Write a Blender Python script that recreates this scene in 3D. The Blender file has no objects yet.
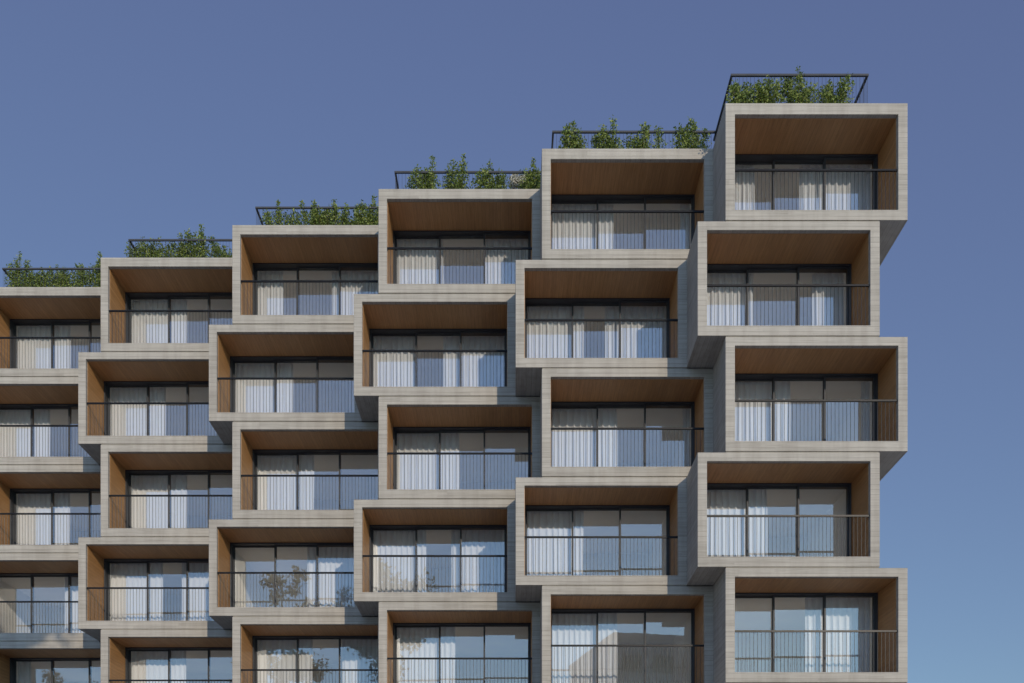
import bpy, bmesh, math, random
from mathutils import Vector, Matrix
random.seed(7)
scene = bpy.context.scene
C = scene.collection

# ------------------------------------------------------------------ camera
F_PX, VPX, HOR = 995.0, 512.0, 879.0
EYE = 1.7
cam = bpy.data.cameras.new('camera')
cam.sensor_fit = 'HORIZONTAL'; cam.sensor_width = 36.0
cam.lens = 36.0 * F_PX / 1024.0
cam.shift_x = 0.0
cam.shift_y = (HOR - 341.5) / 1024.0
cam.clip_start = 0.1; cam.clip_end = 4000
camo = bpy.data.objects.new('camera', cam); C.objects.link(camo)
camo.location = (0, 0, EYE); camo.rotation_euler = (math.radians(90), 0, 0)
scene.camera = camo

# ------------------------------------------------------------------ sky, sun, exposure
SUN = Vector((0.336, -1.0, 0.285)).normalized()
elev = math.asin(SUN.z); azim = math.atan2(SUN.x, SUN.y)
w = bpy.data.worlds.new('World'); scene.world = w; w.use_nodes = True
nt = w.node_tree; nt.nodes.clear()
sky = nt.nodes.new('ShaderNodeTexSky'); sky.sky_type = 'NISHITA'; sky.sun_disc = False
sky.sun_elevation = elev; sky.sun_rotation = azim
sky.air_density = 1.0; sky.dust_density = 0.1; sky.ozone_density = 2.0; sky.altitude = 100
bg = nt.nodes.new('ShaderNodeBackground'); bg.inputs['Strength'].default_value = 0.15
wo = nt.nodes.new('ShaderNodeOutputWorld')
sep = nt.nodes.new('ShaderNodeSeparateColor'); cmb = nt.nodes.new('ShaderNodeCombineColor')
nt.links.new(sky.outputs[0], sep.inputs[0])
for i, (gexp, gain) in enumerate(((0.525, 0.844), (0.67, 0.864), (0.54, 1.335))):      # flatter gradient, cooler tone
    pw = nt.nodes.new('ShaderNodeMath'); pw.operation = 'POWER'; pw.inputs[1].default_value = gexp
    ml = nt.nodes.new('ShaderNodeMath'); ml.operation = 'MULTIPLY'; ml.inputs[1].default_value = gain
    nt.links.new(sep.outputs[i], pw.inputs[0]); nt.links.new(pw.outputs[0], ml.inputs[0]); nt.links.new(ml.outputs[0], cmb.inputs[i])
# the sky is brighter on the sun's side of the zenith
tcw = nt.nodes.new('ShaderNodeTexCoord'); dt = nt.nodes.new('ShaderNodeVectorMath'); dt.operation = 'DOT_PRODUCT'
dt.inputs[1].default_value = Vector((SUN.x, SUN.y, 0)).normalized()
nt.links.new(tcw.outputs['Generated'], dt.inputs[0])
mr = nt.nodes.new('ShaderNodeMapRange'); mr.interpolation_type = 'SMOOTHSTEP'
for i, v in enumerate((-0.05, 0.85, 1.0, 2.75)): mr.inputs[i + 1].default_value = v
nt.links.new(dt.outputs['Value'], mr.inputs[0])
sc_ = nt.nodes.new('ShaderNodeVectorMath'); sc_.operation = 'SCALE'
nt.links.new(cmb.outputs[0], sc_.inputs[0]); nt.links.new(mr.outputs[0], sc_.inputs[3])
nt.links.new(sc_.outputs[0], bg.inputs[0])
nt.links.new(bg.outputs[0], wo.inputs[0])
sl = bpy.data.lights.new('sun', 'SUN'); sl.energy = 2.45; sl.angle = math.radians(0.5); sl.color = (1.0, 0.87, 0.70)
so = bpy.data.objects.new('sun', sl); C.objects.link(so)
so.rotation_euler = SUN.to_track_quat('Z', 'Y').to_euler(); so.location = (20, -60, 40)
vs = scene.view_settings
vs.view_transform = 'Standard'; vs.look = 'None'; vs.exposure = 0.0; vs.gamma = 1.0; vs.use_curve_mapping = False
cy = scene.cycles
cy.max_bounces = 10; cy.diffuse_bounces = 5; cy.glossy_bounces = 4; cy.transparent_max_bounces = 24; cy.transmission_bounces = 4
cy.caustics_reflective = False; cy.caustics_refractive = False

# ------------------------------------------------------------------ materials
def new_mat(name):
    m = bpy.data.materials.new(name); m.use_nodes = True
    t = m.node_tree; t.nodes.clear()
    out = t.nodes.new('ShaderNodeOutputMaterial')
    return m, t, out

class G:
    """small helper for node graphs"""
    def __init__(s, t): s.t = t
    def n(s, typ, **kw):
        x = s.t.nodes.new(typ)
        for k, v in kw.items(): setattr(x, k, v)
        return x
    def link(s, a, b): s.t.links.new(a, b)
    def val(s, sock, v):
        if isinstance(v, (int, float)): sock.default_value = v
        elif isinstance(v, (tuple, list)): sock.default_value = v
        else: s.link(v, sock)
    def math(s, op, a, b=0.0, c=0.0, clamp=False):
        x = s.n('ShaderNodeMath', operation=op); x.use_clamp = clamp
        s.val(x.inputs[0], a); s.val(x.inputs[1], b); s.val(x.inputs[2], c)
        return x.outputs[0]
    def comb(s, x, y, z):
        n = s.n('ShaderNodeCombineXYZ')
        for i, v in enumerate((x, y, z)): s.val(n.inputs[i], v)
        return n.outputs[0]
    def noise(s, vec, scale, detail=4.0, rough=0.55):
        n = s.n('ShaderNodeTexNoise'); s.link(vec, n.inputs['Vector'])
        n.inputs['Scale'].default_value = scale; n.inputs['Detail'].default_value = detail
        n.inputs['Roughness'].default_value = rough
        return n.outputs[0]
    def white(s, v):
        n = s.n('ShaderNodeTexWhiteNoise', noise_dimensions='1D'); s.val(n.inputs['W'], v)
        return n.outputs['Value']
    def ramp(s, f, stops):
        r = s.n('ShaderNodeValToRGB'); s.val(r.inputs[0], f)
        e = r.color_ramp.elements
        while len(e) < len(stops): e.new(0.5)
        for i, (p, c) in enumerate(stops):
            e[i].position = p; e[i].color = (*c, 1.0)
        return r.outputs[0]
    def mix(s, f, a, b, typ='MIX'):
        m = s.n('ShaderNodeMix', data_type='RGBA', blend_type=typ)
        s.val(m.inputs[0], f)
        for sock, v in ((m.inputs[6], a), (m.inputs[7], b)):
            if isinstance(v, tuple): sock.default_value = (*v, 1.0)
            else: s.link(v, sock)
        return m.outputs[2]
    def mixf(s, f, a, b):
        m = s.n('ShaderNodeMix', data_type='FLOAT')
        s.val(m.inputs[0], f); s.val(m.inputs[2], a); s.val(m.inputs[3], b)
        return m.outputs[0]

def principled(g, out, base, rough=0.6, metal=0.0, spec=0.5, normal=None):
    p = g.n('ShaderNodeBsdfPrincipled')
    if isinstance(base, tuple): p.inputs['Base Color'].default_value = (*base, 1)
    else: g.link(base, p.inputs['Base Color'])
    g.val(p.inputs['Roughness'], rough); g.val(p.inputs['Metallic'], metal)
    p.inputs['Specular IOR Level'].default_value = spec
    if normal is not None: g.link(normal, p.inputs['Normal'])
    g.link(p.outputs[0], out.inputs[0])
    return p

def mat_concrete(name, board=3.2 / 22, dark=(0.285, 0.258, 0.214), light=(0.470, 0.428, 0.360)):
    """board-marked concrete: boards run horizontally on walls and along the depth on soffits"""
    m, t, out = new_mat(name); g = G(t)
    geo = g.n('ShaderNodeNewGeometry')
    sp = g.n('ShaderNodeSeparateXYZ'); g.link(geo.outputs['Position'], sp.inputs[0])
    sn = g.n('ShaderNodeSeparateXYZ'); g.link(geo.outputs['True Normal'], sn.inputs[0])
    horiz = g.math('GREATER_THAN', g.math('ABSOLUTE', sn.outputs[2]), 0.7)
    x, y, z = sp.outputs
    across = g.mixf(horiz, g.math('ADD', z, 0.02), x)
    along = g.mixf(horiz, g.math('ADD', x, g.math('MULTIPLY', y, 1.0)), y)
    b = g.math('DIVIDE', across, board)
    idx = g.math('FLOOR', b)
    fr = g.math('FRACT', b)
    seed = g.white(g.math('ADD', idx, g.math('MULTIPLY', g.math('FLOOR', g.math('DIVIDE', g.math('ADD', along, g.math('MULTIPLY', g.white(idx), 3.0)), 3.1)), 37.0)))
    # long grain streaks
    v1 = g.comb(g.math('MULTIPLY', along, 1.3), g.math('MULTIPLY', across, 38.0), g.math('MULTIPLY', seed, 50.0))
    n1 = g.noise(v1, 1.0, 5.0, 0.6)
    v2 = g.comb(g.math('MULTIPLY', along, 0.35), g.math('MULTIPLY', across, 7.0), g.math('MULTIPLY', seed, 20.0))
    n2 = g.noise(v2, 1.0, 4.0, 0.6)
    n3 = g.noise(geo.outputs['Position'], 0.55, 5.0, 0.6)
    fac = g.math('ADD', g.math('MULTIPLY', n1, 0.52), g.math('MULTIPLY', n2, 0.42))
    fac = g.math('ADD', fac, g.math('MULTIPLY', g.math('SUBTRACT', seed, 0.5), 0.09))
    fac = g.math('ADD', fac, g.math('MULTIPLY', g.math('SUBTRACT', n3, 0.25), 0.26))
    col = g.ramp(fac, [(0.33, dark), (0.50, tuple((a * 0.45 + b_ * 0.55) for a, b_ in zip(dark, light))), (0.70, light)])
    edge = g.math('MINIMUM', fr, g.math('SUBTRACT', 1.0, fr))
    joint = g.math('LESS_THAN', edge, 0.035)
    col = g.mix(g.math('MULTIPLY', joint, g.math('MULTIPLY', g.math('SUBTRACT', n2, 0.20), 2.1, clamp=True)), col, (0.20, 0.18, 0.15))
    v4 = g.comb(g.math('MULTIPLY', x, 3.2), g.math('MULTIPLY', y, 3.2), g.math('MULTIPLY', z, 0.35))
    st = g.ramp(g.noise(v4, 1.0, 4.0, 0.6), [(0.36, (0.84, 0.83, 0.82)), (0.56, (1.0, 1.0, 1.0))])
    col = g.mix(0.75, col, st, 'MULTIPLY')
    bump = g.n('ShaderNodeBump'); bump.inputs['Strength'].default_value = 0.35; bump.inputs['Distance'].default_value = 0.01
    hgt = g.math('SUBTRACT', g.math('MULTIPLY', n1, 0.5), g.math('MULTIPLY', joint, 0.7))
    g.link(hgt, bump.inputs['Height'])
    principled(g, out, col, 0.85, 0, 0.25, bump.outputs[0])
    return m

def mat_wood(name, c0, c1, c2, plank=0.12):
    """oiled boards that run along the depth of the loggia"""
    m, t, out = new_mat(name); g = G(t)
    geo = g.n('ShaderNodeNewGeometry')
    sp = g.n('ShaderNodeSeparateXYZ'); g.link(geo.outputs['Position'], sp.inputs[0])
    sn = g.n('ShaderNodeSeparateXYZ'); g.link(geo.outputs['True Normal'], sn.inputs[0])
    horiz = g.math('GREATER_THAN', g.math('ABSOLUTE', sn.outputs[2]), 0.7)
    x, y, z = sp.outputs
    across = g.mixf(horiz, z, x)
    b = g.math('DIVIDE', across, plank); idx = g.math('FLOOR', b); fr = g.math('FRACT', b)
    seed = g.white(g.math('ADD', idx, 3.3))
    v = g.comb(g.math('MULTIPLY', y, 1.6), g.math('MULTIPLY', across, 30.0), g.math('MULTIPLY', seed, 40.0))
    n1 = g.noise(v, 1.0, 6.0, 0.62)
    f = g.math('ADD', g.math('MULTIPLY', n1, 0.85), g.math('MULTIPLY', seed, 0.15))
    col = g.ramp(f, [(0.30, c0), (0.5, c1), (0.72, c2)])
    edge = g.math('MINIMUM', fr, g.math('SUBTRACT', 1.0, fr))
    joint = g.math('LESS_THAN', edge, 0.03)
    col = g.mix(g.math('MULTIPLY', joint, 0.40), col, (0.03, 0.018, 0.01))
    bump = g.n('ShaderNodeBump'); bump.inputs['Strength'].default_value = 0.25; bump.inputs['Distance'].default_value = 0.006
    g.link(g.math('SUBTRACT', n1, joint), bump.inputs['Height'])
    principled(g, out, col, 0.55, 0, 0.35, bump.outputs[0])
    return m

def mat_plain(name, col, rough=0.6, metal=0.0, spec=0.5, var=0.15, scale=3.0):
    m, t, out = new_mat(name); g = G(t)
    tc = g.n('ShaderNodeNewGeometry')
    n = g.noise(tc.outputs['Position'], scale, 5.0, 0.6)
    c = g.ramp(n, [(0.3, tuple(v * (1 - var) for v in col)), (0.7, tuple(min(1, v * (1 + var)) for v in col))])
    principled(g, out, c, rough, metal, spec)
    return m

def mat_glass(name):
    m, t, out = new_mat(name); g = G(t)
    fr = g.n('ShaderNodeFresnel'); fr.inputs['IOR'].default_value = 1.5
    geo = g.n('ShaderNodeNewGeometry')
    n = g.noise(geo.outputs['Position'], 0.9, 2.0, 0.5)
    bump = g.n('ShaderNodeBump'); bump.inputs['Strength'].default_value = 0.03; bump.inputs['Distance'].default_value = 0.02
    g.link(n, bump.inputs['Height'])
    f = g.math('ADD', g.math('MULTIPLY', fr.outputs[0], 1.2), 0.12, clamp=True)
    tr = g.n('ShaderNodeBsdfTransparent'); tr.inputs[0].default_value = (0.985, 0.99, 0.99, 1)
    gl = g.n('ShaderNodeBsdfGlossy'); gl.inputs['Roughness'].default_value = 0.0
    gl.inputs[0].default_value = (0.88, 0.95, 1.0, 1)
    g.link(bump.outputs[0], gl.inputs['Normal'])
    mx = g.n('ShaderNodeMixShader'); g.link(f, mx.inputs[0]); g.link(tr.outputs[0], mx.inputs[1]); g.link(gl.outputs[0], mx.inputs[2])
    g.link(mx.outputs[0], out.inputs[0])
    return m

def mat_cloth(name, col, trans=0.3):
    m, t, out = new_mat(name); g = G(t)
    geo = g.n('ShaderNodeNewGeometry')
    sp = g.n('ShaderNodeSeparateXYZ'); g.link(geo.outputs['Position'], sp.inputs[0])
    v = g.comb(g.math('MULTIPLY', sp.outputs[0], 25.0), g.math('MULTIPLY', sp.outputs[1], 25.0), g.math('MULTIPLY', sp.outputs[2], 1.2))
    n = g.noise(v, 1.0, 4.0, 0.6)
    c = g.ramp(n, [(0.3, tuple(x * 0.94 for x in col)), (0.7, col)])
    d = g.n('ShaderNodeBsdfDiffuse'); g.link(c, d.inputs[0]); d.inputs['Roughness'].default_value = 0.5
    tl = g.n('ShaderNodeBsdfTranslucent'); g.link(c, tl.inputs[0])
    mx = g.n('ShaderNodeMixShader'); mx.inputs[0].default_value = trans
    g.link(d.outputs[0], mx.inputs[1]); g.link(tl.outputs[0], mx.inputs[2]); g.link(mx.outputs[0], out.inputs[0])
    return m

def mat_leaf(name, stops, trans=0.35):
    m, t, out = new_mat(name); g = G(t)
    geo = g.n('ShaderNodeNewGeometry')
    c = g.ramp(geo.outputs['Random Per Island'], stops)
    p = g.n('ShaderNodeBsdfPrincipled'); g.link(c, p.inputs['Base Color'])
    p.inputs['Roughness'].default_value = 0.5; p.inputs['Specular IOR Level'].default_value = 0.35
    tl = g.n('ShaderNodeBsdfTranslucent'); g.link(g.mix(0.5, c, (0.16, 0.20, 0.03)), tl.inputs[0])
    mx = g.n('ShaderNodeMixShader'); mx.inputs[0].default_value = trans
    g.link(p.outputs[0], mx.inputs[1]); g.link(tl.outputs[0], mx.inputs[2]); g.link(mx.outputs[0], out.inputs[0])
    return m

M = dict(
    concrete=mat_concrete('board_marked_concrete'),
    wood=mat_wood('oiled_wood', (0.35, 0.172, 0.062), (0.44, 0.223, 0.082), (0.52, 0.275, 0.108)),
    deck=mat_plain('pale_stone_tile', (0.26, 0.25, 0.235), 0.7, 0, 0.3, 0.06, 1.2),
    metal=mat_plain('charcoal_metal', (0.062, 0.063, 0.067), 0.45, 0.0, 0.12, 0.1),
    rail=mat_plain('dark_steel', (0.012, 0.012, 0.013), 0.34, 0.0, 0.12, 0.1),
    bar=mat_plain('baluster_steel', (0.022, 0.021, 0.020), 0.28, 0.0, 0.5, 0.1),
    plaster=mat_plain('room_plaster', (0.94, 0.93, 0.91), 0.9, 0, 0.2, 0.03, 0.8),
    floor=mat_plain('room_floor', (0.84, 0.81, 0.77), 0.5, 0, 0.4, 0.15),
    glass=mat_glass('window_glass'),
    cloth=mat_cloth('curtain_linen', (0.89, 0.90, 0.92), 0.27),
    leaf=mat_leaf('shrub_leaf', [(0.0, (0.075, 0.115, 0.028)), (0.45, (0.185, 0.25, 0.055)), (0.8, (0.31, 0.37, 0.085)), (1.0, (0.40, 0.42, 0.13))]),
    treeleaf=mat_leaf('tree_leaf', [(0.0, (0.022, 0.040, 0.012)), (0.5, (0.045, 0.075, 0.02)), (1.0, (0.09, 0.12, 0.03))]),
    blossom=mat_leaf('pale_blossom', [(0.0, (0.62, 0.58, 0.48)), (1.0, (0.80, 0.77, 0.70))], 0.3),
    bark=mat_plain('bark', (0.11, 0.085, 0.06), 0.9, 0, 0.2, 0.35, 6.0),
    gravel=mat_plain('pale_gravel', (0.50, 0.49, 0.47), 0.95, 0, 0.1, 0.12, 0.6),
    paving=mat_plain('paving_stone', (0.50, 0.48, 0.45), 0.85, 0, 0.3, 0.15, 1.5),
    render=mat_plain('grey_render', (0.50, 0.48, 0.46), 0.9, 0, 0.2, 0.12, 0.4),
)

# ------------------------------------------------------------------ mesh helpers
class MB:
    def __init__(s): s.bm = bmesh.new()
    def box(s, x0, x1, y0, y1, z0, z1):
        v = [s.bm.verts.new(p) for p in ((x0,y0,z0),(x1,y0,z0),(x1,y1,z0),(x0,y1,z0),(x0,y0,z1),(x1,y0,z1),(x1,y1,z1),(x0,y1,z1))]
        for f in ((0,3,2,1),(4,5,6,7),(0,1,5,4),(1,2,6,5),(2,3,7,6),(3,0,4,7)): s.bm.faces.new([v[i] for i in f])
    def quad(s, a, b, c, d): s.bm.faces.new([s.bm.verts.new(p) for p in (a, b, c, d)])
    def tube(s, pts, radii, n=6, cap=True):
        rings = []
        for i, p in enumerate(pts):
            p = Vector(p)
            d = (Vector(pts[min(i + 1, len(pts) - 1)]) - Vector(pts[max(i - 1, 0)])).normalized()
            a = d.cross(Vector((0.31, 0.93, 0.17))).normalized(); b = d.cross(a).normalized()
            rings.append([s.bm.verts.new(p + (a * math.cos(2 * math.pi * k / n) + b * math.sin(2 * math.pi * k / n)) * radii[i]) for k in range(n)])
        for r0, r1 in zip(rings, rings[1:]):
            for k in range(n):
                f = s.bm.faces.new((r0[k], r0[(k + 1) % n], r1[(k + 1) % n], r1[k])); f.smooth = True
        if cap:
            s.bm.faces.new(rings[0]); s.bm.faces.new(rings[-1])
    def mesh(s, name, mat, smooth=False, fix=True):
        if fix: bmesh.ops.recalc_face_normals(s.bm, faces=s.bm.faces[:])
        me = bpy.data.meshes.new(name); s.bm.to_mesh(me); s.bm.free()
        for mm in (mat if isinstance(mat, list) else [mat]): me.materials.append(mm)
        if smooth:
            for p in me.polygons: p.use_smooth = True
        return me

def link(name, me, parent=None, loc=(0, 0, 0)):
    o = bpy.data.objects.new(name, me); C.objects.link(o); o.location = loc
    if parent is not None: o.parent = parent
    return o
def tag(o, label, cat, group=None):
    o['label'] = label; o['category'] = cat
    if group: o['group'] = group
    return o
def thing(name, label, cat, loc=(0, 0, 0), group=None):
    o = bpy.data.objects.new(name, None); C.objects.link(o); o.location = loc; o.empty_display_size = 0.3
    return tag(o, label, cat, group)
def struct(name, me, loc=(0, 0, 0)):
    o = link(name, me, None, loc); o['kind'] = 'structure'; return o

# ------------------------------------------------------------------ the setting
b = MB(); b.quad((-1500, -1500, 0), (1500, -1500, 0), (1500, 1500, 0), (-1500, 1500, 0)); struct('ground', b.mesh('ground', M['gravel']))
b = MB(); b.box(-60, 60, 19.0, 48, -0.2, 0.02); struct('forecourt_paving', b.mesh('forecourt_paving', M['paving']))

# ------------------------------------------------------------------ the apartment building
Y0, DSTEP = 27.55, 0.0621 * 27.55
COLS = 6                                  # 0 = leftmost column, 5 = rightmost and nearest
def col_y(c): return Y0 + DSTEP * (5 - c)
PITCH = 5.034; BW = 5.045; FR = 0.262; ST = 3.2; BD = 7.5
def box_left(c, r): return 5.912 - PITCH * (5 - c) - (0.772 if r % 2 == 1 else 0.0)
ROOF = 21.484 + EYE
def box_top(r): return ROOF if r == 0 else 18.216 + EYE - (r - 1) * ST
GAP = 0.03
BOT = 0.285; TOPF = 0.246; TOPF0 = 0.31
LIN = 0.15; LEND = 1.50
IW = BW - 2 * FR                          # opening width

building = thing('apartment_building', 'stepped apartment block of staggered beige concrete boxes with wood lined loggias', 'building', (0, 34, 0))

def shell_mesh(h, tf, name):
    """one box: front ring, outer skin, inner tunnel; origin at the lower left front corner"""
    bm = bmesh.new()
    def ring(y, x0, x1, z0, z1): return [bm.verts.new(p) for p in ((x0, y, z0), (x1, y, z0), (x1, y, z1), (x0, y, z1))]
    of = ring(0, 0, BW, 0, h); ob = ring(BD, 0, BW, 0, h)
    inf = ring(0, FR, BW - FR, BOT, h - tf); inb = ring(BD - 0.3, FR, BW - FR, BOT, h - tf)
    for k in range(4):
        j = (k + 1) % 4
        bm.faces.new((of[k], of[j], inf[j], inf[k]))
        bm.faces.new((of[j], of[k], ob[k], ob[j]))
        bm.faces.new((inf[k], inf[j], inb[j], inb[k]))
    bm.faces.new(ob); bm.faces.new(inb)
    bm.edges.ensure_lookup_table()
    bmesh.ops.recalc_face_normals(bm, faces=bm.faces[:])
    es = [e for e in bm.edges if all(abs(v.co.y) < 1e-6 for v in e.verts) and not ((e.verts[0] in of) != (e.verts[1] in of))]
    bmesh.ops.bevel(bm, geom=es, offset=0.012, segments=2, affect='EDGES', profile=0.5)
    me = bpy.data.meshes.new(name); bm.to_mesh(me); bm.free(); me.materials.append(M['concrete'])
    return me

def box_meshes(h, tf):
    """all meshes of one kind of box, in box coordinates"""
    x0, x1, z0, z1 = FR, BW - FR, BOT, h - tf
    out = [('apartment_box', shell_mesh(h, tf, 'apartment_box'))]
    t = 0.012
    m = MB(); m.box(x0, x0 + t, LIN, LEND, z0 + 0.02, z1 - t); m.box(x1 - t, x1, LIN, LEND, z0 + 0.02, z1 - t); m.box(x0, x1, LIN, LEND, z1 - t, z1 - 0.0005)
    out.append(('wood_lining', m.mesh('wood_lining', M['wood'])))
    m = MB(); m.box(x0, x1, LIN, LEND + 0.05, z0 + 0.0005, z0 + 0.02)
    out.append(('loggia_floor', m.mesh('loggia_floor', M['deck'])))
    # room behind the glass
    m = MB(); e = 0.004; ya, yb = 1.875, 6.1
    m.quad((x0, ya, z1 - e), (x0, yb, z1 - e), (x1, yb, z1 - e), (x1, ya, z1 - e))
    m.quad((x0 + e, ya, z0), (x0 + e, ya, z1), (x0 + e, yb, z1), (x0 + e, yb, z0))
    m.quad((x1 - e, ya, z0), (x1 - e, yb, z0), (x1 - e, yb, z1), (x1 - e, ya, z1))
    m.quad((x0, yb, z0), (x1, yb, z0), (x1, yb, z1), (x0, yb, z1))
    out.append(('room_wall', m.mesh('room_wall', M['plaster'], fix=False)))
    m = MB(); m.quad((x0, ya, z0 + e), (x1, ya, z0 + e), (x1, yb, z0 + e), (x0, yb, z0 + e))
    out.append(('room_floor', m.mesh('room_floor', M['floor'], fix=False)))
    # fixed frame of the sliding windows
    fy0, fy1, hd, jb = LEND, 1.865, 0.05, 0.05
    m = MB(); m.box(x0 + .001, x1 - .001, fy0 + .002, fy1, z1 - hd, z1 - .0015)
    m.box(x0 + .001, x0 + jb, fy0 + .002, fy1, z0 + 0.06, z1 - hd); m.box(x1 - jb, x1 - .001, fy0 + .002, fy1, z0 + .06, z1 - hd)
    m.box(x0 + .001, x1 - .001, fy0 + .06, fy1, z0 + 0.022, z0 + 0.06)
    out.append(('window_frame', m.mesh('window_frame', M['metal'])))
    # three sashes on three tracks, the right one in front
    mx = [x0 + jb, x0 + 1.52, x0 + 2.99, x1 - jb]
    s = 0.05; o_ = 0.03
    for k, yc in enumerate((1.80, 1.70, 1.60)):
        a = mx[k] + 0.002 - (o_ if k > 0 else 0); c = mx[k + 1] - 0.002 + (o_ if k < 2 else 0)
        zb, zt = z0 + 0.062, z1 - hd - 0.002
        m = MB(); m.box(a, a + s, yc - .03, yc + .03, zb, zt); m.box(c - s, c, yc - .03, yc + .03, zb, zt)
        m.box(a + s, c - s, yc - .03, yc + .03, zb, zb + .06); m.box(a + s, c - s, yc - .03, yc + .03, zt - .03, zt)
        out.append(('window_sash', m.mesh('window_sash', M['metal'])))
        m = MB(); m.quad((a + s, yc, zb + .06), (c - s, yc, zb + .06), (c - s, yc, zt - .03), (a + s, yc, zt - .04))
        out.append(('window_pane', m.mesh('window_pane', M['glass'], fix=False)))
    # balustrade just inside the mouth of the box
    yr, rz = 0.085, z0 + 1.175
    m = MB(); m.box(x0 + .002, x1 - .002, yr - .025, yr + .025, rz - .05, rz)
    out.append(('handrail', m.mesh('handrail', M['rail'])))
    m = MB(); n = 42
    for i in range(1, n):
        x = x0 + IW * i / n
        m.tube([(x, yr, z0 + .001), (x, yr, rz - .049)], [0.0064, 0.0064], 8, False)
    out.append(('baluster', m.mesh('baluster', M['bar'])))
    return out

KINDS = {}
def kind(r):
    if r == 0: h, tf = ROOF - box_top(1) - GAP, TOPF0
    else: h, tf = ST - GAP, TOPF
    key = r == 0
    if key not in KINDS: KINDS[key] = (box_meshes(h, tf), h, tf)
    return KINDS[key]

def place_box(c, r):
    meshes, h, tf = kind(r)
    z = box_top(r) - h
    sh = None
    for nm, me in meshes:
        if sh is None:
            sh = link(nm, me); sh.parent = building
            sh.location = Vector((box_left(c, r), col_y(c), z)) - building.location
        else: link(nm, me, sh)
ROWS = 5
for c in range(COLS - 1, -1, -1):
    for r in range(ROWS): place_box(c, r)

# shadow gaps between the boxes and the lower storeys below them
m = MB()
for c in range(COLS):
    x0 = box_left(c, 0); y = col_y(c)
    for r in range(1, ROWS):
        zt = box_top(r)
        m.box(x0 + .02, x0 + BW - .79, y + .035, y + BD - .1, zt - .0 + .0005, zt + GAP - .0005)
me = m.mesh('joint_filler', M['concrete']); o = link('joint_filler', me, building, -building.location)
m = MB()
for c in range(COLS):
    x0 = box_left(c, 0); y = col_y(c); zt = box_top(4) - ST
    m.box(x0 + .003, x0 + BW - .003, y + .4 , y + BD, 0.0, zt - .002)
o = link('lower_storey', m.mesh('lower_storey', M['concrete']), building, -building.location)

# roof railings
RZ = 22.57 + EYE
RAIL = {5: (0.36, 6.165, 9.97), 4: (0.77, 1.24, 6.12), 3: (0.77, -3.72, 1.2), 2: (0.74, -8.59, -3.8), 1: (0.72, -13.5, -8.7), 0: (0.66, -18.8, -13.7)}
for c, (d, xa, xb) in RAIL.items():
    y = col_y(c) + d
    m = MB(); t = 0.028
    m.box(xa - t, xb + t, y - t, y + t, RZ - 2 * t, RZ)
    back = {5: 2.45, 4: 2.2}.get(c, 2.4)
    m.box(xa - t, xa + t, y + t + .0005, y + back, RZ - 2 * t, RZ)
    if c == 5: m.box(xb - t, xb + t, y + t + .0005, y + 3.6, RZ - 2 * t, RZ)
    rr = link('roof_railing', m.mesh('roof_railing', M['metal']), building, -building.location)
    m = MB()
    n = int((xb - xa) / 0.105)
    for i in range(n + 1):
        x = xa + (xb - xa) * i / n
        m.tube([(x, y, ROOF), (x, y, RZ - 2 * t)], [.0045] * 2, 6, False)
    for i in range(1, int(back / .105)):
        m.tube([(xa, y + .105 * i, ROOF), (xa, y + .105 * i, RZ - 2 * t)], [.0045] * 2, 6, False)
    if c == 5:
        for i in range(1, 34): m.tube([(xb, y + .105 * i, ROOF), (xb, y + .105 * i, RZ - 2 * t)], [.0045] * 2, 6, False)
    link('baluster', m.mesh('baluster', M['metal']), rr)

# ------------------------------------------------------------------ curtains
CN = {5: 'rightmost column', 4: 'second column from the right', 3: 'third column from the right',
      2: 'third column from the left', 1: 'second column from the left', 0: 'leftmost column'}
RN = ['top box', 'second box down', 'third box down', 'fourth box down', 'lowest box']
CS = {5: 'the rightmost', 4: 'the second from right', 3: 'the third from right', 2: 'the third from left', 1: 'the second from left', 0: 'the leftmost'}
CURT = {  # pixel spans of each curtain, None = runs to the end of the window
    (5,0): [(None,755),(799,None)], (5,1): [(None,753.5),(812,None)], (5,2): [(None,790),(861,None)], (5,3): [(None,767)], (5,4): [(805,None)],
    (4,0): [(None,613),(680,None)], (4,1): [(None,584),(604.7,None)], (4,2): [(None,617),(683,None)], (4,3): [(None,583.5)], (4,4): [(None,617)],
    (3,0): [(None,443.5),(485,None)], (3,1): [(None,416),(443,None)], (3,2): [(None,459)], (3,3): [(None,426.5),(451,None)], (3,4): [(None,455)],
    (2,0): [(None,283.5),(331.5,None)], (2,1): [(None,293)], (2,2): [(None,314)], (2,3): [(307,None)], (2,4): [(None,312.5),(342,None)],
    (1,0): [(None,187)], (1,1): [(None,165.6)], (1,2): [(None,187)], (1,3): [(None,163),(181.5,None)], (1,4): [(None,186)],
    (0,0): [(None,70.5)], (0,1): [(None,50)], (0,2): [(None,70)], (0,3): [(64.5,None)], (0,4): [(None,31)],
}
CY = 2.0
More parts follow.
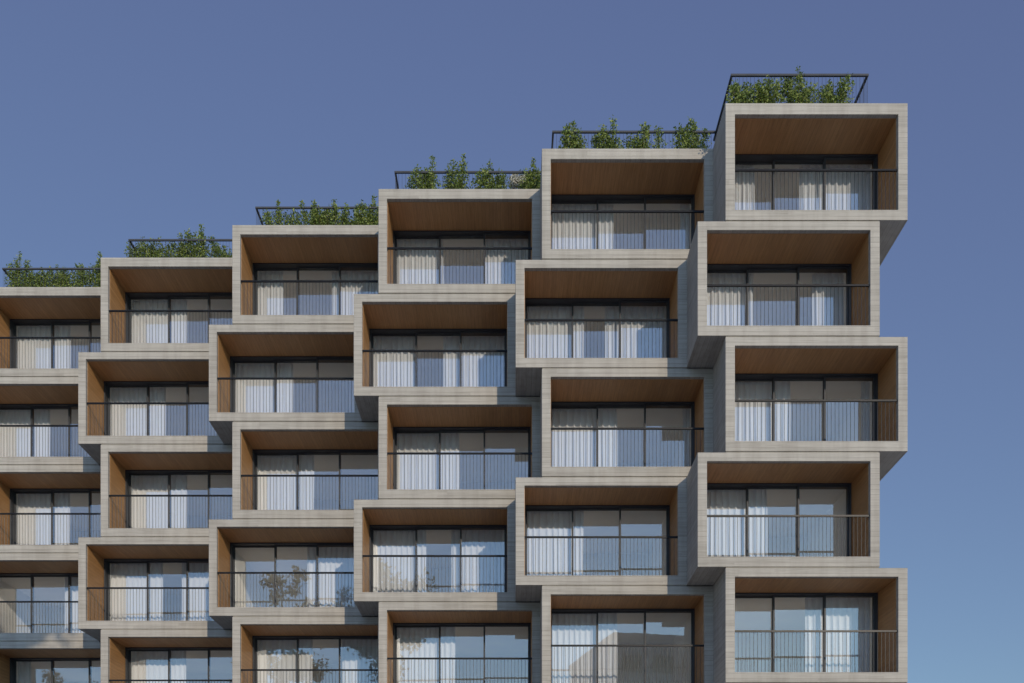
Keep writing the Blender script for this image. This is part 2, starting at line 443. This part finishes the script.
def curtain_mesh(width, h, rnd):
    bm = bmesh.new()
    # irregular pleats
    xs, u = [], 0.0
    prof = []
    x = 0.0
    while x < width:
        p = rnd.uniform(0.14, 0.23); a = rnd.uniform(0.085, 0.125)
        if x + p > width - 0.05: p = width - x
        for k in range(8):
            th = k / 8.0
            yy = -a * (0.5 - 0.5 * math.cos(2 * math.pi * th)) ** 1.9
            prof.append((x + p * (th + 0.05 * math.sin(2 * math.pi * th)), yy))
        x += p
    prof.append((width, 0.0))
    nz = 9
    rows = []
    for j in range(nz):
        tz = j / (nz - 1); z = h * tz
        k = 1.0 - 0.45 * tz ** 3
        row = []
        for (px, py) in prof:
            row.append(bm.verts.new((px + 0.012 * math.sin(px * 9 + tz * 3), py * k * 1.1 + 0.012 * math.sin(px * 5.0 + tz * 2), z)))
        rows.append(row)
    for r0, r1 in zip(rows, rows[1:]):
        for k in range(len(prof) - 1):
            f = bm.faces.new((r0[k], r0[k + 1], r1[k + 1], r1[k])); f.smooth = True
    me = bpy.data.meshes.new('curtain'); bm.to_mesh(me); bm.free(); me.materials.append(M['cloth'])
    return me
rnd = random.Random(3)
for (c, r), spans in CURT.items():
    meshes, h, tf = kind(r)
    xl = box_left(c, r) + FR; yc = col_y(c) + CY; z0 = box_top(r) - h + BOT
    hh = h - tf - BOT
    for (a, b_) in spans:
        la = 0.06 if a is None else (a - VPX) * yc / F_PX - xl
        lb = IW - 0.06 if b_ is None else (b_ - VPX) * yc / F_PX - xl
        la = max(0.06, min(IW - 0.3, la)); lb = max(la + .2, min(IW - .06, lb))
        me = curtain_mesh(lb - la, hh - 0.045, rnd)
        o = link('curtain', me, None, (xl + la, yc, z0 + 0.03))
        wdt = lb - la
        size = 'narrow' if wdt < 0.8 else ('wide' if wdt > 1.7 else 'half drawn')
        if la < 0.1: side = 'at left window end'
        elif lb > IW - 0.1: side = 'at right window end'
        else: side = 'mid window'
        tag(o, f'{size} curtain {side}, {RN[r]}, {CN[c]}', 'curtain', 'pale curtains behind the loggia windows')

# ------------------------------------------------------------------ shrubs on the roof
def leaf(bm, p, size, rnd, up=0.3):
    d = Vector((rnd.gauss(0, 1), rnd.gauss(0, 1), rnd.gauss(up, 0.7))).normalized()
    s = d.cross(Vector((rnd.gauss(0, 1), rnd.gauss(0, 1), rnd.gauss(0, 1)))).normalized()
    n = d.cross(s)
    L, W = size, size * 0.55
    a = bm.verts.new(p); e = bm.verts.new(p + d * L)
    l = bm.verts.new(p + d * L * .45 + s * W * .5 + n * L * .06); r = bm.verts.new(p + d * L * .45 - s * W * .5 + n * L * .06)
    bm.faces.new((a, r, e)); bm.faces.new((a, e, l))

def shrub(px, hw, py, c, d, rnd, peaks=2, pale=False, n_st=None):
    y = col_y(c) + d; s = F_PX / y
    X = (px - VPX) / s; top = (HOR - py) / s + EYE; R = hw / s
    H = top - ROOF - (.06 if c == 5 else .12)
    stems = MB(); lb = bmesh.new()
    base = Vector((X, y, ROOF))
    n = n_st or 11
    for i in range(n):
        if i < peaks:
            hh = H * (1.0 if i == 0 else rnd.uniform(.85, .97)); off = R * rnd.uniform(-.45, .45) if i else R * rnd.uniform(-.15, .15); thin = .55
        else:
            hh = H * rnd.uniform(.60, .86); off = R * rnd.uniform(-.95, .95); thin = 1.0
        oy = rnd.uniform(-.28, .35)
        pts = []
        lean = rnd.uniform(-.08, .08)
        for k in range(6):
            tt = k / 5
            pts.append((off * (0.25 + 0.75 * min(1, tt * 1.6)) + lean * tt * tt + .02 * math.sin(k * 2 + i), oy * min(1, tt * 1.5), hh * tt))
        stems.tube(pts, [.012 * (1 - .75 * k / 5) for k in range(6)], 5)
        nl = int(hh * 260 * (0.6 if i < peaks else 1.0))
        for q in range(nl):
            tt = rnd.uniform(.22, 1.0)
            f = tt * 5; k = min(4, int(f)); p = Vector(pts[k]).lerp(Vector(pts[k + 1]), f - k)
            rad = 0.34 * thin * (1 - .74 * tt ** 2) + .02
            v = Vector((rnd.gauss(0, 1), rnd.gauss(0, 1), rnd.gauss(0, .8))).normalized() * rad * rnd.random() ** .6
            leaf(lb, p + v, rnd.uniform(.05, .098), rnd)
    o = thing('shrub', '', 'shrub', base, 'leafy shrubs along the roof edge')
    me = bpy.data.meshes.new('foliage'); lb.to_mesh(me); lb.free(); me.materials.append(M['leaf'])
    link('foliage', me, o); link('stem', stems.mesh('stem', M['bark']), o)
    if pale:
        fb = bmesh.new(); zlo, zhi = ((HOR - 189) / s + EYE - ROOF, (HOR - 178) / s + EYE - ROOF) if pale > 20 else (H * .7, H)
        for q in range(pale):
            p = Vector((rnd.uniform(-R, R), rnd.uniform(-.2, .08), rnd.uniform(zlo, zhi)))
            for z in range(5): leaf(fb, p, rnd.uniform(.05, .09), rnd, 0.0)
        me = bpy.data.meshes.new('blossom'); fb.to_mesh(me); fb.free(); me.materials.append(M['blossom'])
        link('blossom', me, o)
    return o

SHR = {
 5: [(743.5, 12, 80, 1), (771, 13, 75, 1), (799, 16.5, 67, 1), (833, 14, 73.5, 1)],
 4: [(573, 13, 122, 2), (609, 17, 120.5, 2), (645, 17, 119, 1), (692, 18, 116.5, 3)],
 3: [(429, 19, 157, 1), (461, 18, 157, 1), (491, 16, 159, 1), (532, 14, 159, 1)],
 2: [(283, 17, 200.5, 1), (311, 16, 196, 2), (333, 15, 198, 1), (353, 14, 201, 2), (374, 12, 195, 1)],
 1: [(141, 13, 231, 1), (160, 14, 237, 2), (180, 14, 230, 1), (203, 15, 224, 2), (224, 11, 240, 1)],
 0: [(20, 13, 254, 2), (40, 9, 264, 1), (57, 11, 261, 1), (80, 13, 257, 2), (101, 9, 251, 1)],
}
ORD = ['leftmost', 'second from the left', 'third from the left', 'fourth from the left', 'rightmost']
rnd = random.Random(11)
for c, lst in SHR.items():
    for i, (px, hw, py, pk) in enumerate(lst):
        o = shrub(px, hw, py, c, RAIL[c][0] + (.34 if c < 2 else .16), rnd, pk, pale=(5 if (c, i) == (1, 4) else 0))
        od = ORD[i] if i < len(lst) - 1 else 'rightmost'
        o['label'] = f'leafy green shrub, {od} on {CS[c]} roof'
o = shrub(521, 11, 170, 3, 1.35, rnd, 1, pale=420, n_st=4)
o.name = 'flowering_shrub'; o['category'] = 'flowering shrub'
del o['group']
o['label'] = 'pale blossoming shrub behind the green shrubs on the roof, third column from the right'

# ------------------------------------------------------------------ trees and the block across the street (seen in the window glass)
def tree(x, y, height, R, seed, label, n_leaf=13000):
    rn = random.Random(seed)
    o = thing('broadleaf_tree', label, 'tree', (x, y, 0), 'broadleaf trees in front of the block')
    tb = MB(); zf = height * .34
    tb.tube([(0, 0, 0), (.1, .05, zf * .5), (0, .1, zf), (.1, 0, height * .7), (0, 0, height * .93)], [.32, .25, .21, .12, .03], 10)
    tips = []
    for i in range(26):
        t0 = rn.uniform(.32, .85); z0 = height * t0
        an = rn.uniform(0, 6.283); reach = R * rn.uniform(.55, 1.0) * math.sqrt(max(.08, 1 - ((t0 + .1 - .68) / .42) ** 2))
        e = Vector((math.cos(an) * reach, math.sin(an) * reach, z0 + reach * rn.uniform(.15, .6)))
        if e.z > height: e.z = height - rn.uniform(0, .8)
        s0 = Vector((0, 0, z0)); mid = s0.lerp(e, .5) + Vector((0, 0, -.15))
        tb.tube([s0, mid, e], [.09, .055, .015], 6)
        for k in range(5): tips.append((s0.lerp(e, rn.uniform(.45, 1.05)) + Vector((rn.gauss(0, .5), rn.gauss(0, .5), rn.gauss(0, .4))), rn.uniform(.45, .95)))
    for k in range(6): tips.append((Vector((rn.gauss(0, .5), rn.gauss(0, .5), height - rn.uniform(.3, 1.8))), .6))
    link('trunk', tb.mesh('trunk', M['bark']), o)
    lb = bmesh.new()
    for q in range(n_leaf):
        p, r = tips[rn.randrange(len(tips))]
        v = Vector((rn.gauss(0, 1), rn.gauss(0, 1), rn.gauss(0, .75))).normalized() * r * rn.random() ** .45
        leaf(lb, p + v, rn.uniform(.2, .38), rn, .1)
    me = bpy.data.meshes.new('crown'); lb.to_mesh(me); lb.free(); me.materials.append(M['treeleaf'])
    link('crown', me, o)
    return o
tree(-8.8, 3.0, 22.6, 4.0, 5, 'tall leafy tree nearest the block, mirrored in its lower windows')
tree(-15.0, 4.0, 21.6, 4.6, 6, 'wide leafy tree beside the tallest tree, mirrored in the lower left windows')
tree(-33.0, 3.0, 17.0, 4.2, 8, 'lower leafy tree farthest to the left, mirrored in the leftmost window')

ob = thing('office_block', 'plain grey rendered block across the street, mirrored in the lower window glass', 'building', (10.5, -40, 0))
ob.rotation_euler.z = math.radians(-13)
m = MB(); m.box(0, 10.5, -16, 0, 0, 26.6); m.box(-.15, 10.65, -16.15, .15, 26.6, 26.95); link('wall', m.mesh('wall', M['render']), ob)
for fl in range(7):
    for k in range(3):
        m = MB(); x = 0.8 + k * 3.3; z = 1.4 + fl * 3.6
        m.box(x, x + 2.2, .005, .05, z, z + 1.7); link('window', m.mesh('window', M['metal']), ob)
